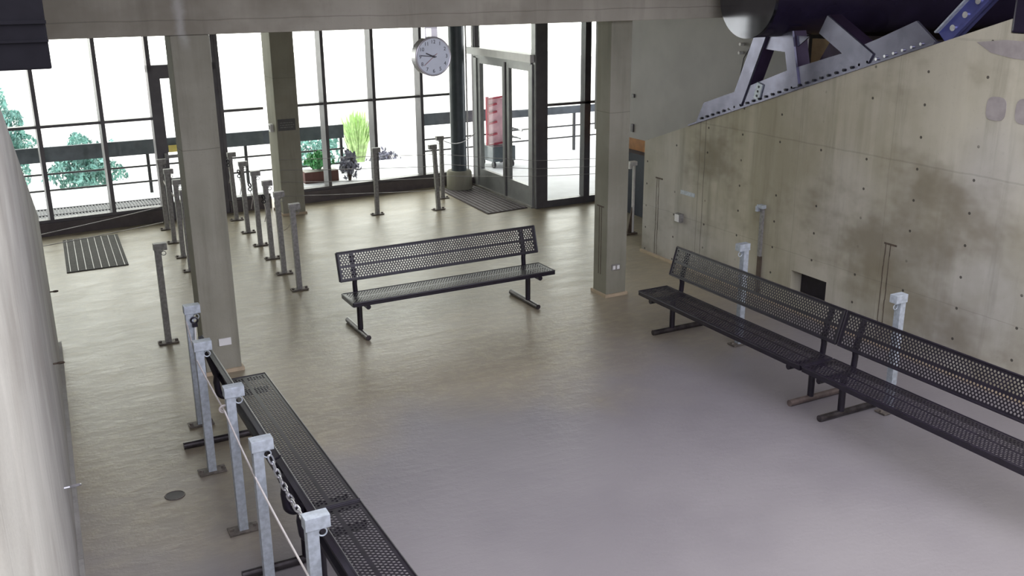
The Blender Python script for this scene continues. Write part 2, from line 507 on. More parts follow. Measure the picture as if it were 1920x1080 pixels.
tag(MB().box(8.80, 8.99, 10.8, 13.3, 0.961, 1.5).build('wooden_panel', 'orange_wood'), 'orange wooden panel standing on the navy counter', 'panel')

# beam and columns
bm_o = struct(MB().box(-2.2, 12.2, 8.95, 9.30, 3.11, 4.3).build('trim_1', M['beam'], bevel=0.012),
              'long concrete beam across the hall above the columns', 'beam')
def column(name, x0, x1, y0, y1, z1, label):
    o = struct(MB().box(x0, x1, y0, y1, 0, z1).build(name, M['column'], bevel=0.012), label, 'column')
    MB().box(x0 - 0.02, x1 + 0.02, y0 - 0.02, y1 + 0.02, 0, 0.035).build('coving', M['coving'], o)
    return o
column('concrete_column', 1.405, 1.735, 8.93, 9.22, 3.11, 'square concrete column nearest the camera, beside the left benches')
column('concrete_column', 3.79, 4.15, 15.04, 15.55, 4.3, 'square concrete column standing against the window wall')
c3 = column('concrete_column', 5.975, 6.245, 9.10, 9.38, 3.11, 'square concrete column left of the sloping right wall')
for s in (0, 0.045):
    MB().box(5.972, 5.985, 9.22 + s, 9.228 + s, 0.25, 1.05).build('groove', 'rust', c3)
MB().box(5.970, 5.985, 9.18, 9.32, 1.05, 1.065).build('groove', 'rust', c3)
# column top continues into the beam
t = empty('steel_column', (7.08, 15.55, 0), 0, 'round slate steel column on a concrete footing beside the doors', 'column')
MB().tube([(0, 0, 0.32), (0, 0, 4.3)], 0.135, 28).build('pipe', 'pipe', t, smooth=True)
MB().tube([(0, 0, 0), (0, 0, 0.30), (0, 0, 0.335)], [0.225, 0.22, 0.20], 28).build('footing', M['column'], t, smooth=True)
MB().tube([(0.165, -0.03, 0.3), (0.165, -0.03, 4.3)], 0.014, 10).build('light_slit', 'white', t, smooth=True)  # white strip standing in for the slit of light beside the column

# ------------------------------------------------------------------ window wall (slightly skewed to the columns)
WA = math.atan(0.07)
def wy(x):
    return 15.5 + 0.07 * x
SK = Matrix.Translation((0, 15.5, 0)) @ Matrix.Rotation(WA, 4, 'Z')
def sx(x):
    return x / math.cos(WA)
def window_wall(name, x0, x1, mulls, trz, label, top=4.3):
    root = empty(name, (0, 15.5, 0), WA)
    struct(root, label, 'window')
    a, b = sx(x0), sx(x1)
    MB().box(a, b, -0.03, 0.12, 0.19, 0.235).box(a, b, -0.03, 0.12, top - 0.05, top).build('window_frame', 'frame', root)
    MB().box(a, b, -0.06, 0.14, 0.0, 0.19).build('curb', 'sill', root)
    for m in mulls:
        MB().box(sx(m) - 0.0275, sx(m) + 0.0275, -0.05, 0.17, 0.235, top - 0.05).build('mullion', 'frame', root)
    edges = [x0] + list(mulls) + [x1]
    MB().box(a, b, -0.025, 0.115, trz - 0.02, trz + 0.02).build('transom', 'frame', root)
    for i in range(len(edges) - 1):
        for z0, z1 in ((0.235, trz - 0.02), (trz + 0.02, top - 0.05)):
            MB().box(sx(edges[i]) + 0.02, sx(edges[i + 1]) - 0.02, 0.04, 0.048, z0, z1).build('pane', 'glass', root)
    return root
window_wall('window_1', -2.2, 2.08, (-1.2, -0.35, 0.51, 1.37), 1.58, 'tall window bay at the left, grate and shrubs outside')
window_wall('window_2', 3.10, 3.78, (3.12,), 1.61, 'narrow window bay between the two left columns')
window_wall('window_3', 4.16, 7.2, (4.18, 4.81, 5.68, 6.57), 1.61, 'four light window bay behind the hanging clock')

def exit_door():
    root = empty('door_1', (0, 15.5, 0), WA)
    struct(root, 'single glass exit door half hidden by the near column', 'door')
    a, b = sx(2.08), sx(3.10)
    MB().box(a, a + 0.06, -0.04, 0.12, 0, 4.3).box(b - 0.06, b, -0.04, 0.12, 0, 4.3).box(a, b, -0.04, 0.12, 2.26, 2.36).build('door_frame', 'frame', root)
    lf = MB().box(a + 0.06, a + 0.17, -0.03, 0.05, 0.02, 2.26).box(b - 0.17, b - 0.06, -0.03, 0.05, 0.02, 2.26)
    lf.box(a + 0.17, b - 0.17, -0.03, 0.05, 0.02, 0.28).box(a + 0.17, b - 0.17, -0.03, 0.05, 2.16, 2.26)
    leaf = lf.build('door_leaf', 'frame', root)
    MB().box(a + 0.17, b - 0.17, 0.0, 0.008, 0.28, 2.16).build('pane', 'glass', leaf)
    MB().beam((a + 0.12, -0.08, 1.0), (b - 0.12, -0.08, 1.0), 0.04, 0.05).box(a + 0.1, a + 0.14, -0.09, -0.02, 0.95, 1.05).build('push_bar', 'door_alu', leaf)
    MB().box(a + 0.06, b - 0.06, 0.03, 0.038, 2.36, 4.25).build('pane', 'glass', root)
    MB().box(a, b, -0.06, 0.14, 0, 0.02).build('threshold', 'sill', root)
exit_door()

# vestibule: a pair of doors facing left, and a glazed front beside them
def double_doors():
    root = empty('door_2', (GX, 13.5, 0), 0)
    struct(root, 'pair of grey glass doors beside the round steel column', 'door')
    # local: y runs away from the camera, x = thickness
    fr = MB().box(-0.05, 0.09, 2.06, 2.16, 0, 2.27).box(-0.05, 0.09, 0.10, 2.16, 2.25, 2.37)
    fr.box(-0.05, 0.09, 0.06, 0.12, 0, 2.27)
    fr.build('door_frame', 'door_alu', root)
    MB().box(-0.09, 0.13, 0.04, 2.4, 2.30, 2.42).build('header_canopy', 'white', root)
    for (y0, y1) in ((0.12, 0.98), (1.02, 2.06)):
        b = MB().box(-0.03, 0.03, y0, y0 + 0.10, 0.03, 2.25).box(-0.03, 0.03, y1 - 0.10, y1, 0.03, 2.25)
        b.box(-0.03, 0.03, y0 + 0.1, y1 - 0.1, 0.03, 0.34).box(-0.03, 0.03, y0 + 0.1, y1 - 0.1, 2.16, 2.25)
        leaf = b.build('door_leaf', 'door_alu', root, bevel=0.004)
        MB().box(-0.005, 0.005, y0 + 0.1, y1 - 0.1, 0.34, 2.16).build('pane', 'glass', leaf)
        yh = y1 - 0.05 if y0 < 0.5 else y0 + 0.05
        MB().tube([(0.03, yh, 1.17), (0.10, yh - 0.10, 1.17), (0.11, yh - 0.25, 1.16)], 0.014, 8).tube(
            [(0.03, yh, 1.03), (0.10, yh - 0.08, 1.03), (0.11, yh - 0.18, 1.02)], 0.014, 8).build('handle', 'bolt_bright', leaf, smooth=True)
    MB().box(-0.05, 0.07, 0.98, 1.02, 0.0, 2.25).build('center_mullion', 'frame', root)
    MB().box(0.06, 0.14, 0.15, 0.55, 2.18, 2.25).build('door_closer', 'frame', root)
    MB().box(-0.07, 0.10, 0.05, 2.4, 0, 0.03).build('threshold', 'mat_rail', root)
    MB().box(0.0, 0.008, 0.1, 2.4, 2.42, 4.25).build('pane', 'glass', root)
    MB().box(-0.04, 0.06, 2.12, 2.20, 2.37, 4.3).build('mullion', 'frame', root)
double_doors()
def vestibule_front():
    root = empty('window_4', (GX, 13.5, 0), 0)
    struct(root, 'glazed front of the vestibule between the doors and the far column', 'window')
    MB().box(0.0, 0.20, 0, 0.13, 0, 4.3).build('corner_post', 'frame', root)
    MB().box(-0.022, 0.0, 0.0, 0.13, 0, 4.3).build('corner_lit_side', 'door_alu', root)  # lighter sheet: the post's lit left side put into colour
    MB().box(0.2, 1.55, 0, 0.1, 0, 0.11).box(1.45, 1.55, 0, 0.1, 0.11, 4.3).build('window_frame', 'frame', root)
    MB().box(0.885, 0.995, 0.0, 0.14, 0.11, 4.3).build('mullion', 'frame', root)
    MB().box(0.2, 1.45, 0, 0.09, 1.62, 1.66).build('transom', 'frame', root)
    for x0, x1 in ((0.2, 0.885), (0.995, 1.45)):
        for z0, z1 in ((0.11, 1.62), (1.66, 4.25)):
            MB().box(x0, x1, 0.05, 0.058, z0, z1).build('pane', 'glass', root)
vestibule_front()
def sidelight():
    root = empty('window_5', (GX, 15.66, 0), 0)
    struct(root, 'slim sidelight between the round column and the doors', 'window')
    MB().box(-0.05, 0.05, 0.0, 0.08, 0, 4.3).box(-0.33, -0.24, 0.26, 0.36, 0, 4.3).box(-0.24, 0.04, 0.28, 0.36, 0, 0.14).build('window_frame', 'frame', root)
    MB().box(-0.24, 0.03, 0.30, 0.308, 0.14, 4.3).build('pane', 'glass', root)
sidelight()
struct(MB().box(7.05, 7.6, 15.75, 15.98, 0.0, 0.14).build('trim_2', 'sill'))

# ------------------------------------------------------------------ outside
struct(MB().box(-14, 30, 16.42, 19.0, -0.2, -0.01).build('terrace', 'deck'), 'pale sunlit terrace outside the windows', 'terrace')
struct(MB().box(7.66, 12.4, 13.62, 16.43, -0.1, 0.012).build('terrace_step', 'deck'), 'pale paving outside the vestibule glass', 'terrace')
struct(MB().box(-14, 30, 16.42, 18.0, 3.75, 3.95).build('sky_blocker', 'ceiling'), 'unseen slab added over the terrace to block sky light', 'sky_blocker')  # unseen slab added to keep high sky light out of the hall
struct(MB().box(-14, 30, 19.0, 60, -0.9, -0.7).build('planted_bank', 'soil'), 'pale planted bank beyond the railing', 'ground')
def railing(x0, x1, zb0, zb1, rails, label, posts, Y=18.0):
    root = empty('railing', (x0, Y, 0), 0, label, 'railing', 'dark terrace railings')
    L = x1 - x0
    MB().box(0, L, -0.03, 0.03, zb0, zb1).build('top_board', 'board', root)
    for z in rails:
        MB().tube([(0, 0, z), (L, 0, z)], 0.017, 8).build('bar', 'rail', root, smooth=True)
    for p in posts:
        MB().box(p - x0 - 0.025, p - x0 + 0.025, 0.03, 0.08, -0.01, zb1).build('post', 'rail', root)
railing(-3.0, 5.80, 0.68, 0.93, (0.475, 0.20), 'dark board railing outside the left windows', (-2.5, -0.3, 2.25, 3.95, 5.76))
railing(7.42, 9.3, 0.78, 1.01, (0.5, 0.27), 'short dark board railing outside, behind the round column', (7.46, 9.2), 18.02)
railing(9.3, 16.0, 0.79, 0.945, (0.53, 0.29), 'dark board railing outside the vestibule glass', (10.97, 13.0, 15.5), 18.04)

ys = empty('yellow_sign', (2.74, 17.955, 0.745), 0, 'small yellow sign on the outside railing, seen just left of the near column', 'sign')
MB().box(-0.14, 0.14, -0.012, 0.0, -0.06, 0.06).build('panel', 'yellow', ys)
gr = empty('floor_grate', (0.3, 16.45, -0.01), 0, 'dark bar grate in the terrace floor outside the left window', 'grate')
fr = MB().box(0, 2.05, 0, 0.03, 0, 0.02).box(0, 2.05, 0.47, 0.50, 0, 0.02).box(0, 2.05, 0.95, 0.98, 0, 0.02)
fr.box(0, 0.03, 0.03, 0.95, 0, 0.02).box(2.02, 2.05, 0.03, 0.95, 0, 0.02)
fr.build('grate_frame', 'grate', gr)
b = MB()
for k in range(40):
    b.box(0.05 + k * 0.049, 0.05 + k * 0.049 + 0.03, 0.03, 0.95, 0.0, 0.016)
b.build('grate_bars', 'grate', gr)

def shrub(name, x, y, z0, w, h, n, mat, label, cat='shrub', leaf=0.06, seed=0, grass=False):
    rnd = random.Random(seed)
    root = empty(name, (x, y, z0), 0, label, cat)
    b = MB()
    for i in range(n):
        if grass:
            a = rnd.uniform(0, 2 * PI)
            sp = rnd.uniform(0.1, 1) * w / 2
            p0 = Vector((math.cos(a) * sp * 0.2, math.sin(a) * sp * 0.2, 0))
            p1 = Vector((math.cos(a) * sp, math.sin(a) * sp, h * rnd.uniform(0.6, 1.0)))
            s = Vector((-math.sin(a), math.cos(a), 0)) * leaf * 0.25
            mid = (p0 + p1) / 2 + Vector((0, 0, h * 0.12))
            b._add([p0 - s, p0 + s, mid + s, mid - s, p1], [(0, 1, 2, 3), (3, 2, 4)])
        else:
            while True:
                p = Vector((rnd.uniform(-1, 1), rnd.uniform(-1, 1), rnd.uniform(-1, 1)))
                if 0.3 < p.length < 1:
                    break
            lump = 0.75 + 0.25 * math.sin(p.x * 7 + seed) * math.cos(p.z * 6 + seed)
            c = Vector((p.x * w / 2 * lump, p.y * w / 2 * lump, h / 2 + p.z * h / 2 * lump))
            e = Euler((rnd.uniform(0, PI), rnd.uniform(0, PI), rnd.uniform(0, 2 * PI))).to_matrix()
            L = leaf * rnd.uniform(0.7, 1.4)
            vs = [c + e @ Vector(q) for q in ((-L, 0, 0), (0, -L * .4, L * .1), (L, 0, 0), (0, L * .4, L * .1))]
            b._add(vs, [(0, 1, 2), (0, 2, 3)])
    b.build('foliage', mat, root)
    st = MB()
    for k in range(5):
        a = 2 * PI * k / 5
        st.tube([(0, 0, -0.02), (math.cos(a) * w * .12, math.sin(a) * w * .12, h * .35), (math.cos(a) * w * .25, math.sin(a) * w * .25, h * .7)], [0.02, 0.014, 0.006], 6)
    st.build('stems', 'wood_stem', root)
    return root
shrub('conifer_shrub', 0.05, 22.4, -0.7, 1.35, 2.35, 4200, 'leaf_teal', 'teal conifer shrub outside at the far left window edge', leaf=0.055, seed=1)
shrub('conifer_shrub', 1.42, 21.2, -0.7, 1.75, 1.5, 4200, 'leaf_teal', 'lower teal shrub behind the railing, left window', leaf=0.055, seed=2)
shrub('ground_shrub', 1.6, 19.4, -0.7, 1.6, 0.62, 1500, 'leaf_teal', 'low green shrub seen under the railing board, left window', leaf=0.06, seed=3)
shrub('leafy_shrub', 5.15, 17.55, 0.19, 0.62, 0.36, 500, 'leaf_green', 'bright green potted plant outside, right of the window column', 'plant', leaf=0.05, seed=4)
pot = empty('planter', (5.15, 17.55, -0.01), 0, 'dark red planter under the bright green plant outside', 'planter')
MB().box(-0.32, 0.32, -0.16, 0.16, 0, 0.2).build('tub', 'terracotta', pot, bevel=0.01)
MB().box(-0.3, 0.3, -0.14, 0.14, 0.18, 0.203).build('soil', 'soil', pot)
shrub('dusky_shrub', 5.65, 17.3, -0.01, 0.45, 0.62, 420, 'leaf_purple', 'grey purple plant outside beside the railing end', 'plant', leaf=0.05, seed=5)
shrub('grass_tuft', 7.35, 21.8, -0.7, 1.0, 1.45, 420, 'leaf_yellow', 'yellow green grass tuft outside the middle window', 'grass', leaf=0.09, seed=6, grass=True)
shrub('dusky_shrub', 7.9, 21.6, -0.7, 0.9, 0.5, 260, 'leaf_purple', 'low grey shrub outside beside the grass tuft', 'shrub', leaf=0.06, seed=7)
shrub('ground_shrub', 6.2, 21.0, -0.7, 1.4, 1.25, 600, 'leaf_teal', 'pale shrub over the railing board, right of the window column', leaf=0.07, seed=8)

ct = empty('red_cart', (8.72, 17.3, -0.01), 0, 'red cart with a grey blue base outside the glass doors', 'cart')
MB().box(-0.25, 0.25, -0.3, 0.3, 0.12, 0.42).build('base', 'pipe', ct, bevel=0.02)
MB().box(-0.2, 0.2, -0.02, 0.02, 0.45, 1.32).build('panel', 'pink', ct)
f = MB()
for z in (0.44, 0.62, 0.85, 1.05, 1.2, 1.34):
    f.beam((-0.24, -0.04, z - 0.02), (0.24 if z in (0.44, 1.34) else -0.02, -0.04, z + 0.02), 0.03, 0.035)
f.box(-0.25, -0.20, -0.05, -0.01, 0.42, 1.36).box(0.20, 0.25, -0.05, -0.01, 0.42, 1.36)
f.build('frame', 'red', ct)
for sx_ in (-0.2, 0.2):
    for sy_ in (-0.24, 0.24):
        MB().disc((sx_ - 0.02, sy_, 0.065), (1, 0, 0), 0.065, 0.04, 16).build('wheel', 'black', ct)

# ------------------------------------------------------------------ perforated benches
BL = 2.34
def perforated(b, u0, u1, v0, v1, pitch, rows, fn, r, th, center=0.022, border=0.022):
    """perforated sheet in (u,v); fn(u,v,w) -> 3D; two bands of rows either side of a solid strip"""
    bm = b.bm
    def vtx(u, v, w):
        return bm.verts.new(fn(u, v, w))
    def solid(a0, a1, c0, c1):
        q = [(a0, c0), (a1, c0), (a1, c1), (a0, c1)]
        for w in (0, th):
            bm.faces.new([vtx(u, v, w) for u, v in q])
    vm = (v0 + v1) / 2
    solid(u0, u1, v0, v0 + border)
    solid(u0, u1, v1 - border, v1)
    solid(u0, u1, vm - center / 2, vm + center / 2)
    for w0, w1 in ((v0 + border, vm - center / 2), (vm + center / 2, v1 - border)):
        rh = (w1 - w0) / rows
        n = int((u1 - u0 - 2 * border) / pitch)
        for i in range(rows):
            ca, cb = w0 + rh * i, w0 + rh * (i + 1)
            off = pitch / 2 if i % 2 else 0
            us = u0 + border + off
            m = n - (1 if off else 0)
            solid(u0, us, ca, cb)
            solid(us + m * pitch, u1, ca, cb)
            cv = (ca + cb) / 2
            for k in range(m):
                a0 = us + k * pitch
                a1 = a0 + pitch
                cu = (a0 + a1) / 2
                outer = [(a0, ca), (cu, ca), (a1, ca), (a1, cv), (a1, cb), (cu, cb), (a0, cb), (a0, cv)]
                ang = [5 * PI / 4 + q * PI / 4 for q in range(8)]
                inner = [(cu + r * math.cos(q), cv + r * math.sin(q)) for q in ang]
                O = [[vtx(u, v, w) for u, v in outer] for w in (0, th)]
                I = [[vtx(u, v, w) for u, v in inner] for w in (0, th)]
                for q in range(8):
                    p = (q + 1) % 8
                    for w in (0, 1):
                        bm.faces.new((O[w][q], O[w][p], I[w][p], I[w][q]))
                    bm.faces.new((I[0][q], I[0][p], I[1][p], I[1][q]))

def make_bench():
    root = empty('perforated_bench', (0, 0, 0))
    h = BL / 2
    # seat: front edge y=-0.40, rear y=-0.045
    b = MB()
    perforated(b, -h, h, -0.40, -0.045, 0.0305, 6, lambda u, v, w: (u, v, 0.452 - w), 0.0102, 0.004)
    seat = b.build('seat', 'black', root)
    e = MB()
    for y in (-0.40, -0.045):
        s = -1 if y < -0.2 else 1
        e.tube([(-h, y, 0.448), (h, y, 0.448)], 0.009, 8)
        e.box(-h, h, y - 0.006, y + 0.006, 0.408, 0.450)
    for x in (-h, h):
        e.tube([(x, -0.40, 0.448), (x, -0.045, 0.448)], 0.009, 8)
        e.box(x - 0.006, x + 0.006, -0.40, -0.045, 0.408, 0.450)
    e.build('seat_rim', 'black', seat, smooth=True)
    # back
    y0, z0, y1, z1 = -0.018, 0.575, 0.066, 0.862
    L = math.hypot(y1 - y0, z1 - z0)
    dy, dz = (y1 - y0) / L, (z1 - z0) / L
    b = MB()
    perforated(b, -h, h, 0, L, 0.0305, 5, lambda u, v, w: (u, y0 + dy * v + dz * w, z0 + dz * v - dy * w), 0.0102, 0.004)
    back = b.build('backrest', 'black', root)
    e = MB()
    for y, z in ((y0, z0), (y1, z1)):
        e.tube([(-h, y, z), (h, y, z)], 0.009, 8)
        e.beam((-h, y + dz * 0.016, z - dy * 0.016), (h, y + dz * 0.016, z - dy * 0.016), 0.034, 0.008, (0, -dz * 0 + dy, dz))
    for x in (-h, h):
        e.tube([(x, y0, z0), (x, y1, z1)], 0.009, 8)
        e.beam((x, y0 + dz * 0.016, z0 - dy * 0.016), (x, y1 + dz * 0.016, z1 - dy * 0.016), 0.010, 0.034, (0, dz, -dy))
    e.build('back_rim', 'black', back, smooth=True)
    for x in (-1.005, 1.005):
        MB().tube([(x, -0.085, 0.05), (x, -0.085, 0.40)], 0.029, 14).build('leg', 'black', root, smooth=True)
        MB().tube([(x, -0.325, 0.0285), (x, 0.325, 0.0285)], 0.0285, 14).build('foot', 'black_worn', root, smooth=True)
        pts = [(x, -0.375, 0.378), (x, -0.10, 0.378), (x, -0.04, 0.385)]
        arc = [(x, -0.04 + 0.055 * math.sin(t_), 0.44 - 0.055 * math.cos(t_)) for t_ in [PI / 2 * k / 5 for k in range(1, 6)]]
        pts += arc + [(x, 0.022, 0.52), (x, y0 + 0.032, 0.575), (x, y1 + 0.022, 0.84)]
        MB().tube(pts, 0.026, 12).build('back_support', 'black', root, smooth=True)
    return root
bench = make_bench()
GB = 'perforated black benches'
bench.location = (4.07, 9.42, 0)
bench.rotation_euler.z = R(0.5)
tag(bench, 'freestanding black perforated bench in the middle of the floor, facing the camera', 'bench', GB)
def place_bench(x, y, rz, label):
    o = copy_tree(bench)
    o.location = (x, y, 0)
    o.rotation_euler.z = rz
    tag(o, label, 'bench', GB)
    return o
br1 = place_bench(6.035, 6.79, -PI / 2, 'black perforated bench along the right wall, the one farther from the camera')
br2 = place_bench(6.035, 4.425, -PI / 2, 'black perforated bench along the right wall, nearer and cut by the frame edge')
bl1 = place_bench(1.262, 6.46, PI / 2, 'black perforated bench behind the left stanchions, its end touching the near column')
bl2 = place_bench(1.262, 4.095, PI / 2, 'black perforated bench at the bottom left, cut by the frame bottom')
for ch in br1.children:
    if ch.name.startswith('foot') and ch.matrix_local.translation.x >= 0:
        pass
# the rubbed brown foot at the joint of the right benches
foots = [ch for ch in br1.children if ch.name.startswith('foot')]
ft = max(foots, key=lambda o: sum(v.co.x for v in o.data.vertices))
ft.data = ft.data.copy()
ft.data.materials[0] = M['brown_foot']
ft['label'] = 'rubbed brown foot'

# ------------------------------------------------------------------ stanchions
def make_stanchion(mat='galv_old', plate='plate', ring=True):
    root = empty('stanchion', (0, 0, 0))
    MB().box(-0.030, 0.030, -0.030, 0.030, 0.012, 1.0).build('post', mat, root, bevel=0.003)
    MB().box(-0.10, 0.10, -0.055, 0.055, 0.004, 0.016).build('base_plate', plate, root, bevel=0.003)
    for x in (-0.08, 0.08):
        MB().disc((x, 0, 0.0), (0, 0, 1), 0.017, 0.034, 6).build('anchor_bolt', plate, root)
    MB().box(-0.038, 0.090, -0.037, 0.037, 0.988, 1.058).build('head', mat, root, bevel=0.004)
    if ring:
        MB().ring((0.055, 0, 0.95), (0, 1, 0), 0.022, 0.0042).tube([(0.03, 0, 0.975), (0.055, 0, 0.973)], 0.005, 6).build('ring', mat, root, smooth=True)
    return root
st_old = make_stanchion()
st_new = make_stanchion('galv')
used = set()
GQ = {'near': 'galvanized stanchions along the left benches', 'mid': 'stanchions in the queue lane right of the near column',
      'left': 'stanchions in the queue lane left of the near column', 'far': 'stanchions near the glass doors',
      'wall': 'pale stanchions behind the right benches'}
def stanchion(x, y, label, group=None, rz=0, new=False, lean=(0, 0)):
    src = st_new if new else st_old
    if src.name in used:
        o = copy_tree(src)
    else:
        o = src
        used.add(src.name)
    o.location = (x, y, 0)
    o.rotation_euler = (lean[0], lean[1], rz)
    tag(o, label, 'stanchion', GQ[group] if group else None)
    return o
ordn = ('nearest the camera', 'second from the camera', 'third from the camera', 'fourth from the camera', 'fifth from the camera', 'farthest from the camera')
near = [(1.075, 4.22), (1.045, 5.185), (1.075, 6.03), (1.06, 6.98), (1.148, 7.87)]
nl = ['galvanized stanchion at the frame bottom, chain hooked to it',
      'galvanized stanchion with a chain hanging from its right side',
      'galvanized stanchion midway along the left bench back',
      'galvanized stanchion at the far corner of the left bench back',
      'galvanized stanchion standing alone left of the near column, beside the bench end']
for (x, y), l in zip(near, nl):
    stanchion(x, y, l, 'near', new=True)
stanchion(1.235, 10.03, 'dull grey stanchion standing alone on the floor left of the near column')
for i, (x, y) in enumerate([(2.93, 11.14), (2.95, 11.9), (3.0, 12.67), (3.03, 13.43), (3.05, 14.25), (3.08, 15.13)]):
    l = 'dull stanchion right of the near column, %s in its lane of six' % ordn[i]
    stanchion(x, y, l, 'mid', lean=(0, R(-0.9)))
for i, (x, y) in enumerate([(1.92, 11.72), (1.93, 12.61), (1.965, 13.34), (1.99, 14.19), (2.03, 15.05)]):
    l = ('dull stanchion almost hidden behind the near column' if i == 0 else
         'dull stanchion left of the near column, %s of that lane' % ordn[i])
    stanchion(x, y, l, 'left')
stanchion(5.12, 14.4, 'dull stanchion alone in front of the middle window', 'far')
stanchion(6.1, 14.23, 'leaning dull stanchion at the left edge of the brown door mat', 'far', PI, lean=(0, R(2.6)))
stanchion(6.5, 14.97, 'dull stanchion beside the footing of the round column', 'far', PI)
stanchion(6.32, 7.17, 'pale stanchion behind the farther right bench', 'wall', PI, new=True)
stanchion(6.37, 5.30, 'pale stanchion behind the joint of the right benches', 'wall', PI, new=True)

# white post with brown foot in the passage
ps = empty('passage_post', (7.93, 11.42, 0), PI, 'white post with a brown triangular foot in the gap beyond the right wall', 'post')
MB().tube([(0, 0, 0.02), (0, 0, 1.0)], 0.022, 14).build('pole', 'white_post', ps, smooth=True)
MB().prism([(-0.02, -0.01, 0.02), (0.09, -0.01, 0.02), (0.02, -0.01, 0.40), (-0.02, -0.01, 0.40)], (0, 1, 0), 0.02).box(-0.05, 0.15, -0.06, 0.06, 0, 0.022).build('gusset_base', 'rust', ps)
MB().box(-0.03, 0.10, -0.04, 0.04, 1.0, 1.06).box(0.07, 0.11, -0.05, 0.05, 0.96, 1.03).build('head', 'white_post', ps, bevel=0.006)

# ------------------------------------------------------------------ cords, cables and chains
def cord(name, pts, r, mat, label, cat, group=None, sag=0.0, n=10):
    out = []
    for i in range(len(pts) - 1):
        a, b_ = Vector(pts[i]), Vector(pts[i + 1])
        for k in range(n):
            t_ = k / n
            p = a.lerp(b_, t_)
            p.z -= sag * 4 * t_ * (1 - t_)
            out.append(p)
    out.append(Vector(pts[-1]))
    o = MB().tube(out, r, 6).build(name, mat, None, smooth=True)
    return tag(o, label, cat, group)
cord('rope', [(1.12, 7.86, 0.93), (1.035, 6.95, 0.92), (1.03, 6.02, 0.90), (1.015, 5.14, 0.83), (1.04, 4.2, 0.73), (1.03, 3.3, 0.66)],
     0.006, 'cord', 'white cord running along the near galvanized stanchions', 'rope', sag=0.008)
tag(MB().ring((1.035, 6.05, 0.90), (0, 1, 0.3), 0.03, 0.006).tube([(1.05, 6.04, 0.93), (1.01, 6.06, 0.9), (1.05, 6.04, 0.87)], 0.006, 6)
    .build('rope_loop', 'cord', None, smooth=True), 'white cord loop knotted at the third galvanized stanchion', 'rope')
cl = empty('rope_clip', (1.18, 7.835, 0.965), 0, 'dark spring clip with a white strap on the lone galvanized stanchion', 'clip')
MB().ring((0, -0.005, -0.03), (0.2, 1, 0.2), 0.026, 0.008).box(-0.02, 0.02, -0.02, 0.01, -0.085, -0.05).build('clip', 'black', cl)
MB().tube([(0, -0.01, -0.08), (-0.012, -0.012, -0.25), (-0.01, -0.012, -0.42)], 0.007, 6).build('strap', 'white', cl)

def chain(p0, p1, n, sag, label, R_=0.028, w=0.013, r=0.0052):
    root = empty('chain', p0, 0, label, 'chain')
    a, b_ = Vector(p0), Vector(p1)
    pts = []
    for k in range(n + 1):
        t_ = k / n
        p = a.lerp(b_, t_)
        p.z -= sag * 4 * t_ * (1 - t_)
        pts.append(p - a)
    for k in range(n):
        q0, q1 = pts[k], pts[k + 1]
        d = (q1 - q0)
        L = d.length * 0.62
        d.normalize()
        side = d.cross(Vector((0, 0, 1))).normalized()
        if k % 2:
            side = side.cross(d)
        c = (q0 + q1) / 2
        ring = []
        for j in range(14):
            t_ = 2 * PI * j / 14
            ring.append(c + d * L * math.copysign(abs(math.cos(t_)) ** 0.7, math.cos(t_)) + side * w * math.copysign(abs(math.sin(t_)) ** 0.7, math.sin(t_)))
        MB().tube(ring, r, 6, closed=True).build('link', 'chain', root, smooth=True)
    return root
chain((1.10, 5.12, 0.965), (1.09, 4.26, 0.96), 13, 0.05, 'bright zinc chain between the two nearest galvanized stanchions')

# wires between wall, posts, column and doors
GW = 'thin steel cables of the queue lanes'
cord('cable', [(0.1, 14.45, 0.25), (2.0, 15.03, 0.36)], 0.006, 'cable', 'upper thin cable low in front of the left window', 'cable', GW, 0.01)
cord('cable', [(0.1, 14.62, 0.055), (1.97, 14.98, 0.13)], 0.006, 'cable', 'lower thin cable just above the floor by the left window', 'cable', GW, 0.01)
for i, (z0, z1, nm) in enumerate(((0.90, 0.93, 'topmost'), (0.74, 0.74, 'second highest'), (0.55, 0.55, 'third highest'), (0.33, 0.35, 'lowest'))):
    cord('cable', [(3.77, 15.0, z0), (5.09, 14.40, z1), (6.13, 14.22, z1 - 0.03)], 0.0045, 'cable',
         '%s thin cable from the window column to the stanchions before the middle window' % nm, 'cable', GW, 0.006)
for i, (z0, z1, nm) in enumerate(((0.90, 0.72, 'upper'), (0.74, 0.59, 'middle'), (0.55, 0.47, 'lower'))):
    cord('cable', [(6.13, 14.22, z0), (7.44, 13.42, z1 + 0.08), (8.97, 13.40, z1)], 0.0045, 'cable',
         '%s thin cable from the leaning stanchion across the doors' % nm, 'cable', GW, 0.006)
cord('cable', [(6.55, 14.96, 0.97), (7.42, 15.6, 0.95)], 0.008, 'cable', 'slack cable from the footing stanchion round the steel column', 'cable', GW, 0.10)
cord('rope', [(2.9, 11.9, 0.93), (3.02, 12.3, 0.5), (2.93, 11.15, 0.93)], 0.005, 'cord', 'white cord hanging loose between two stanchions right of the near column', 'rope', None, 0.1)
cord('rope', [(1.96, 12.6, 0.72), (2.0, 13.3, 0.78), (2.03, 14.2, 0.70), (2.05, 15.0, 0.74)], 0.011, 'cord', 'pale cord strung along the lane left of the near column', 'rope', None, 0.01)
def clips(x, y, z, label):
    root = empty('spring_clip', (x, y, z), 0, label, 'clip')
    MB().ring((0, 0, 0), (1, 0.4, 0.2), 0.03, 0.009).ring((0, 0, -0.06), (0.3, 1, 0), 0.022, 0.007).build('hook', 'bolt', root, smooth=True)
    MB().tube([(0, 0, -0.08), (0.03, 0.02, -0.2), (0.0, 0.03, -0.34)], 0.005, 6).build('tail', 'cord', root)
clips(2.98, 14.2, 0.92, 'dark clip and tail on the fifth stanchion of the right lane')
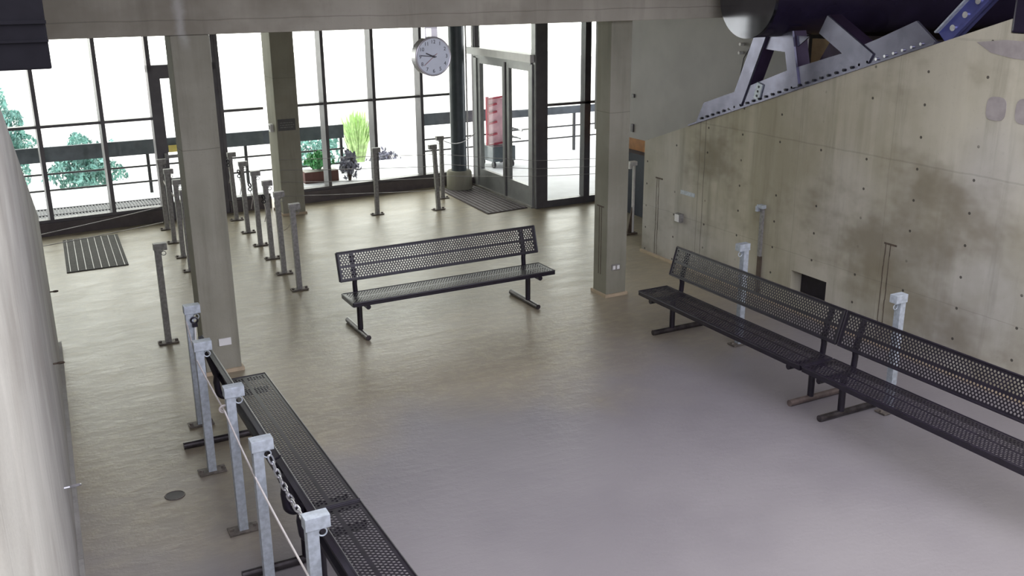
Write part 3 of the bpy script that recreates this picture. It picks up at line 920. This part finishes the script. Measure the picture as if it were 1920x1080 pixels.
clips(2.94, 13.38, 0.88, 'dark clip and tail on the fourth stanchion of the right lane')
clips(2.93, 12.60, 0.86, 'dark clip and tail on the third stanchion of the right lane')
clips(3.02, 15.1, 0.93, 'dark clip and tail on the farthest stanchion of the right lane')

def eye_bolt(y, z, label, mat='rust', s=1.0):
    x = LW(y)
    root = empty('eye_bolt', (x, y, z), 0, label, 'eye bolt', 'eye bolts in the left wall')
    MB().tube([(-0.02, 0, 0), (0.03 * s, 0, 0)], 0.007 * s, 8).build('shank', mat, root)
    MB().ring((0.052 * s, 0, 0), (0, 0.6, 1), 0.022 * s, 0.006 * s).build('eye', mat, root, smooth=True)
eye_bolt(10.2, 0.66, 'rusty eye bolt in the left wall, farthest and highest in view')
eye_bolt(7.42, 0.91, 'rusty eye bolt in the left wall, the middle one')
eye_bolt(5.64, 0.79, 'bright steel eye bolt in the left wall, nearest the camera', 'chain', 1.2)

# ------------------------------------------------------------------ mats, drain, outlets, plaque
mt = empty('floor_mat', (0.54, 13.28, 0), 0, 'charcoal floor mat with pale rails by the left window', 'mat')
b = MB().prism([(-0.03, 0, 0.0), (0.72, 0.02, 0.0), (0.79, 1.80, 0.0), (0.05, 1.80, 0.0)], (0, 0, 1), 0.012).build('mat_body', 'mat', mt)
for k in range(8):
    f0 = (k + 0.5) / 8
    x0, x1 = -0.03 + 0.75 * f0, 0.05 + 0.74 * f0
    MB().beam((x0, 0.01, 0.0135), (x1, 1.79, 0.0135), 0.009, 0.005).build('rail', 'mat_rail', mt)
mt = empty('door_mat', (0, 0, 0), 0, 'brown ribbed door mat in front of the glass doors', 'mat')
mt.location = (6.62, 13.54, 0)
MB().prism([(0.02, 0, 0), (0.78, 0.08, 0), (0.78, 2.05, 0), (0.10, 2.08, 0)], (0, 0, 1), 0.012).build('mat_body', 'mat_brown', mt)
for k in range(9):
    f0 = (k + 0.5) / 9
    MB().beam((0.02 + 0.76 * f0, 0.01 + 0.08 * f0, 0.0135), (0.10 + 0.68 * f0, 2.06, 0.0135), 0.03, 0.006).build('rib', 'mat_groove', mt)

dr = empty('floor_drain', (0.745, 6.74, 0), 0, 'round dark drain cover in the floor beside the left stanchions', 'drain')
MB().disc((0, 0, -0.01), (0, 0, 1), 0.072, 0.013, 32).build('cover', 'drain', dr)
MB().ring((0, 0, 0.003), (0, 0, 1), 0.066, 0.003, 32).build('rim', 'plate', dr)

def outlet(name, loc, rz, w, h, label, cat, sockets=True, plate='white'):
    root = empty(name, loc, rz, label, cat)
    MB().box(-w / 2, w / 2, -0.012, 0.004, -h / 2, h / 2).build('cover_plate', plate, root, bevel=0.003)
    if sockets:
        for s in (-1, 1):
            MB().box(s * w * .25 - 0.016, s * w * .25 + 0.016, -0.016, -0.01, -h * .3, h * .3).build('socket', 'white' if plate != 'white' else 'mat_rail', root)
outlet('wall_outlet', (1.60, 8.93, 0.31), 0, 0.115, 0.07, 'white outlet plate low on the near column', 'outlet', False)
outlet('wall_outlet', (6.10, 9.10, 0.35), 0, 0.115, 0.072, 'grey outlet with two white sockets on the column left of the right wall', 'outlet', True, 'mat_rail')
bx = empty('switch_box', (GX, 9.74, 0.64), -PI / 2, 'grey steel switch box with a white switch on the right wall', 'switch')
MB().box(-0.055, 0.055, -0.06, 0.004, -0.055, 0.055).build('box', 'galv_old', bx, bevel=0.004)
MB().box(-0.04, 0.04, -0.068, -0.058, -0.045, 0.045).build('face_plate', 'white', bx)
pl = empty('wall_label', (GX, 9.62, 0.97), -PI / 2, 'pale blank label strip on the right wall above the switch box', 'label')
MB().box(-0.14, 0.14, -0.008, 0.004, -0.025, 0.025).build('strip', 'galv', pl)
pi = empty('wall_bracket', (GX, 8.24, 0), -PI / 2, 'old galvanized half post fixed to the right wall behind the bench', 'post')
MB().box(-0.025, 0.02, -0.03, 0.004, 0.50, 1.06).build('channel', 'galv_old', pi, bevel=0.003)
MB().box(-0.03, 0.03, -0.02, 0.004, 0.02, 0.50).build('channel', 'rust', pi)
MB().box(-0.05, 0.04, -0.06, 0.004, 1.06, 1.10).box(-0.06, -0.03, -0.07, -0.01, 1.02, 1.08).build('head', 'galv', pi, bevel=0.003)
pq = empty('plaque', (3.955, 15.04, 1.42), 0, 'dark plaque with three faint lines of lettering on the window column', 'sign')
MB().box(-0.14, 0.13, -0.012, 0.004, -0.085, 0.09).build('board', 'plaque', pq)
for k, z in enumerate((0.035, 0.0, -0.035)):
    b = MB()
    x = -0.11
    rr = random.Random(k)
    while x < 0.09:
        w = rr.uniform(0.015, 0.045)
        b.box(x, min(x + w, 0.11), -0.0135, -0.011, z - 0.006, z + 0.006)
        x += w + 0.01
    b.build('lettering_line', 'plaque_ink', pq)
cb = empty('control_box', (3.79, 15.28, 1.36), 0, 'small grey control box on the side of the window column', 'box')
MB().box(-0.05, 0.002, -0.06, 0.06, -0.06, 0.06).build('housing', 'white', cb, bevel=0.004)
MB().box(-0.055, -0.048, -0.03, 0.03, -0.02, 0.04).build('button', 'plaque', cb)

# ------------------------------------------------------------------ clock
ck = empty('wall_clock', (3.835, 9.02, 2.835), 0, 'round double sided clock hanging from the beam', 'clock')
MB().tube([(0, -0.06, 0), (0, 0.06, 0)], 0.182, 48).build('case', 'clock_case', ck, smooth=True)
MB().ring((0, -0.062, 0), (0, 1, 0), 0.178, 0.010, 48, 8).build('bezel', 'clock_case', ck, smooth=True)
face = MB().tube([(0, -0.066, 0), (0, -0.06, 0)], 0.172, 48).build('face', 'clock_face', ck)
for hnum in range(1, 13):
    a = 2 * PI * hnum / 12
    fc = bpy.data.curves.new('numeral', 'FONT')
    fc.body = str(hnum)
    fc.size = 0.05
    fc.align_x = 'CENTER'
    fc.align_y = 'CENTER'
    fc.extrude = 0.0006
    tmp = bpy.data.objects.new('tmp', fc)
    C.objects.link(tmp)
    dg = bpy.context.evaluated_depsgraph_get()
    me = bpy.data.meshes.new_from_object(tmp.evaluated_get(dg))
    bpy.data.objects.remove(tmp)
    me.materials.clear()
    me.materials.append(M['ink'])
    o = bpy.data.objects.new('numeral', me)
    C.objects.link(o)
    o.parent = face
    o.location = (0.138 * math.sin(a), -0.0675, 0.138 * math.cos(a))
    o.rotation_euler = (PI / 2, 0, 0)
def hand(name, deg, L, tail, w, y, mat):
    a = R(deg)
    d = Vector((math.sin(a), 0, math.cos(a)))
    MB().beam(d * -tail + Vector((0, y, 0)), d * L + Vector((0, y, 0)), w, 0.0016, (0, 1, 0)).build(name, mat, ck)
hand('hour_hand', 293, 0.085, 0.02, 0.011, -0.070, 'ink')
hand('minute_hand', 276, 0.135, 0.03, 0.008, -0.073, 'ink')
hand('second_hand', 231, 0.13, 0.045, 0.004, -0.076, 'red_ink')
MB().disc((0, -0.08, 0), (0, 1, 0), 0.011, 0.015, 16).build('hub', 'ink', ck)
MB().disc((0, 0.06, 0), (0, 1, 0), 0.172, 0.006, 48).build('rear_face', 'clock_face', ck)
MB().box(-0.065, 0.065, -0.03, 0.05, 0.262, 0.275).box(-0.065, -0.053, -0.03, 0.05, 0.165, 0.265).box(0.0, 0.065, -0.03, 0.05, 0.172, 0.265).build('bracket', 'clock_case', ck)

# ------------------------------------------------------------------ cable machinery on the right wall
gd = empty('support_girder', (7.55, 6.2, 2.98), 0, 'blue grey steel girder with struts bolted along the sloping right wall top', 'girder')
def L3(y, z, x=0.0):
    return (x, y - 6.2, z - 2.98)
top = lambda y: 1.50 + (10.57 - y) * (1.70 / 5.10)       # slope of the wall top
MB().prism([L3(9.66, top(9.66) + 0.002, -0.065), L3(9.66, top(9.66) + 0.022, -0.065), L3(6.2, top(6.2) + 0.022, -0.065), L3(6.2, top(6.2) + 0.002, -0.065)], (1, 0, 0), 0.365).build('flange', 'girder', gd)
web_pts = [(9.60, top(9.60) + 0.02), (9.46, top(9.46) + 0.235), (8.9, 2.29), (8.05, 2.60), (7.3, 2.82), (6.9, 2.97), (6.47, 3.15), (6.22, 2.97)]
MB().prism([L3(*p) for p in web_pts], (1, 0, 0), 0.03).build('web_plate', 'girder', gd)
for k in range(32):
    y = 9.48 - k * 0.1
    o = MB().disc(L3(y, top(y) + 0.054, -0.020), (1, 0, 0), 0.014, 0.022, 8).build('bolt', 'bolt_bright' if k > 24 else 'bolt', gd)
def strut(name, y0, z0, y1, z1, w, d=0.16, x=0.0):
    a, e = Vector(L3(y0, z0)), Vector(L3(y1, z1))
    dv = (e - a).normalized()
    s = Vector((0, -dv.z, dv.y)) * w / 2
    MB().prism([a - s + Vector((x - 0.02, 0, 0)), a + s + Vector((x - 0.02, 0, 0)), e + s + Vector((x - 0.02, 0, 0)), e - s + Vector((x - 0.02, 0, 0))], (1, 0, 0), 0.03).build(name, 'girder', gd)
    MB().prism([a + s * 1.08 + Vector((x + 0.01, 0, 0)), a + s * 0.85 + Vector((x + 0.01, 0, 0)), e + s * 0.85 + Vector((x + 0.01, 0, 0)), e + s * 1.08 + Vector((x + 0.01, 0, 0))], (1, 0, 0), d).build('strut_flange', 'girder_shaded', gd)
strut('strut', 8.90, 2.06, 8.50, 2.98, 0.17)
strut('strut', 7.95, 2.42, 8.10, 2.98, 0.14)
strut('strut', 6.97, 2.74, 7.60, 3.08, 0.20)
MB().prism([L3(8.52, 2.79, 0.02), L3(8.45, 2.95, 0.02), L3(7.82, 2.95, 0.02), L3(8.08, 2.77, 0.02)], (1, 0, 0), 0.02).build('gusset_plate', 'girder', gd)
MB().prism([L3(7.95, 2.46, 0.16), L3(7.8, 2.46, 0.16), L3(7.35, 3.0, 0.16), L3(7.6, 3.0, 0.16)], (1, 0, 0), 0.03).build('rear_strut', 'girder_shaded', gd)
tb = MB().box(-0.045, 0.045, -0.02, 0.0, -0.09, 0.09, Matrix.Translation(L3(8.50, 2.33, -0.02)) @ Matrix.Rotation(PI / 2, 4, 'Z') @ Matrix.Rotation(R(-15), 4, 'Y')).build('terminal_block', 'galv', gd)
for dz in (-0.05, 0.0, 0.05):
    MB().disc(L3(8.50 - dz * 0.25, 2.33 + dz, -0.012), (-1, 0, 0), 0.014, 0.012, 8).build('bolt', 'bolt', gd)

dm = empty('cable_drum', (7.18, 8.34, 3.36), 0, 'huge dark steel drum tube lying across the girder top', 'drum')
MB().tube([(0.0, 0, 0), (4.9, 0, 0)], 0.435, 56).build('shell', 'steel_dark', dm, smooth=True)
MB().tube([(-0.02, 0, 0), (0.02, 0, 0)], 0.442, 56).build('end_cap', 'drum_cap', dm, smooth=True)

ib = empty('tie_beam', (7.6, 6.2, 3.0), 0, 'blue steel beam with round bolts rising from the girder end', 'beam')
a, e = Vector((0, 0.0, 0.0)), Vector((0, -0.70, 0.723))
dv = (e - a).normalized(); s = Vector((0, -dv.z, dv.y))
MB().prism([a - s * .09, a + s * .09, e + s * .09, e - s * .09], (1, 0, 0), 0.02).build('web', 'blue_steel', ib)
MB().prism([a - s * .09 - Vector((.05, 0, 0)), a - s * .075 - Vector((.05, 0, 0)), e - s * .075 - Vector((.05, 0, 0)), e - s * .09 - Vector((.05, 0, 0))], (1, 0, 0), 0.10).build('flange', 'galv', ib)
MB().prism([a + s * .09 - Vector((.05, 0, 0)), a + s * .075 - Vector((.05, 0, 0)), e + s * .075 - Vector((.05, 0, 0)), e + s * .09 - Vector((.05, 0, 0))], (1, 0, 0), 0.12).build('flange', 'blue_steel', ib)
for k in (0.14, 0.30, 0.46, 0.62):
    c = a.lerp(e, k)
    MB().disc(c - Vector((0.018, 0, 0)), (1, 0, 0), 0.028, 0.02, 12).build('bolt', 'bolt_bright', ib)
tag(MB().box(7.501, 7.9, 4.6, 5.465, 3.09, 4.2).build('machine_post', 'steel_dark', bevel=0.02), 'dark steel machine housing at the top right corner, on the wall', 'machine')
hb = empty('junction_lamps', (7.97, 8.98, 2.62), 0, 'three tiny bright pegs with a looped wire on the grey partition', 'fixture')
for (y, z) in ((0.35, 0.16), (0.36, 0.06), (0.08, 0.15)):
    MB().disc((-0.03, y, z), (1, 0, 0), 0.018, 0.06, 10).build('peg', 'white', hb)
MB().tube([(0.02, 0.2, 0.15), (0.0, 0.3, 0.0), (0.0, 0.34, -0.2), (0.0, 0.3, -0.4), (0.01, 0.2, -0.5)], 0.006, 6).build('wire', 'black', hb)

# dark casing hanging at the top left
bxl = empty('hanging_casing', (-0.3, 5.0, 3.18), 0, 'dark metal casing hanging at the top left corner', 'casing')
MB().box(-0.6, 0.56, 0.0, 0.5, 0.0, 1.1).build('housing', 'casing', bxl, bevel=0.01)
MB().box(-0.6, 0.562, -0.012, 0.0, 0.20, 0.215).box(-0.6, 0.562, -0.012, 0.0, 0.12, 0.13).build('seam_strip', 'casing', bxl)
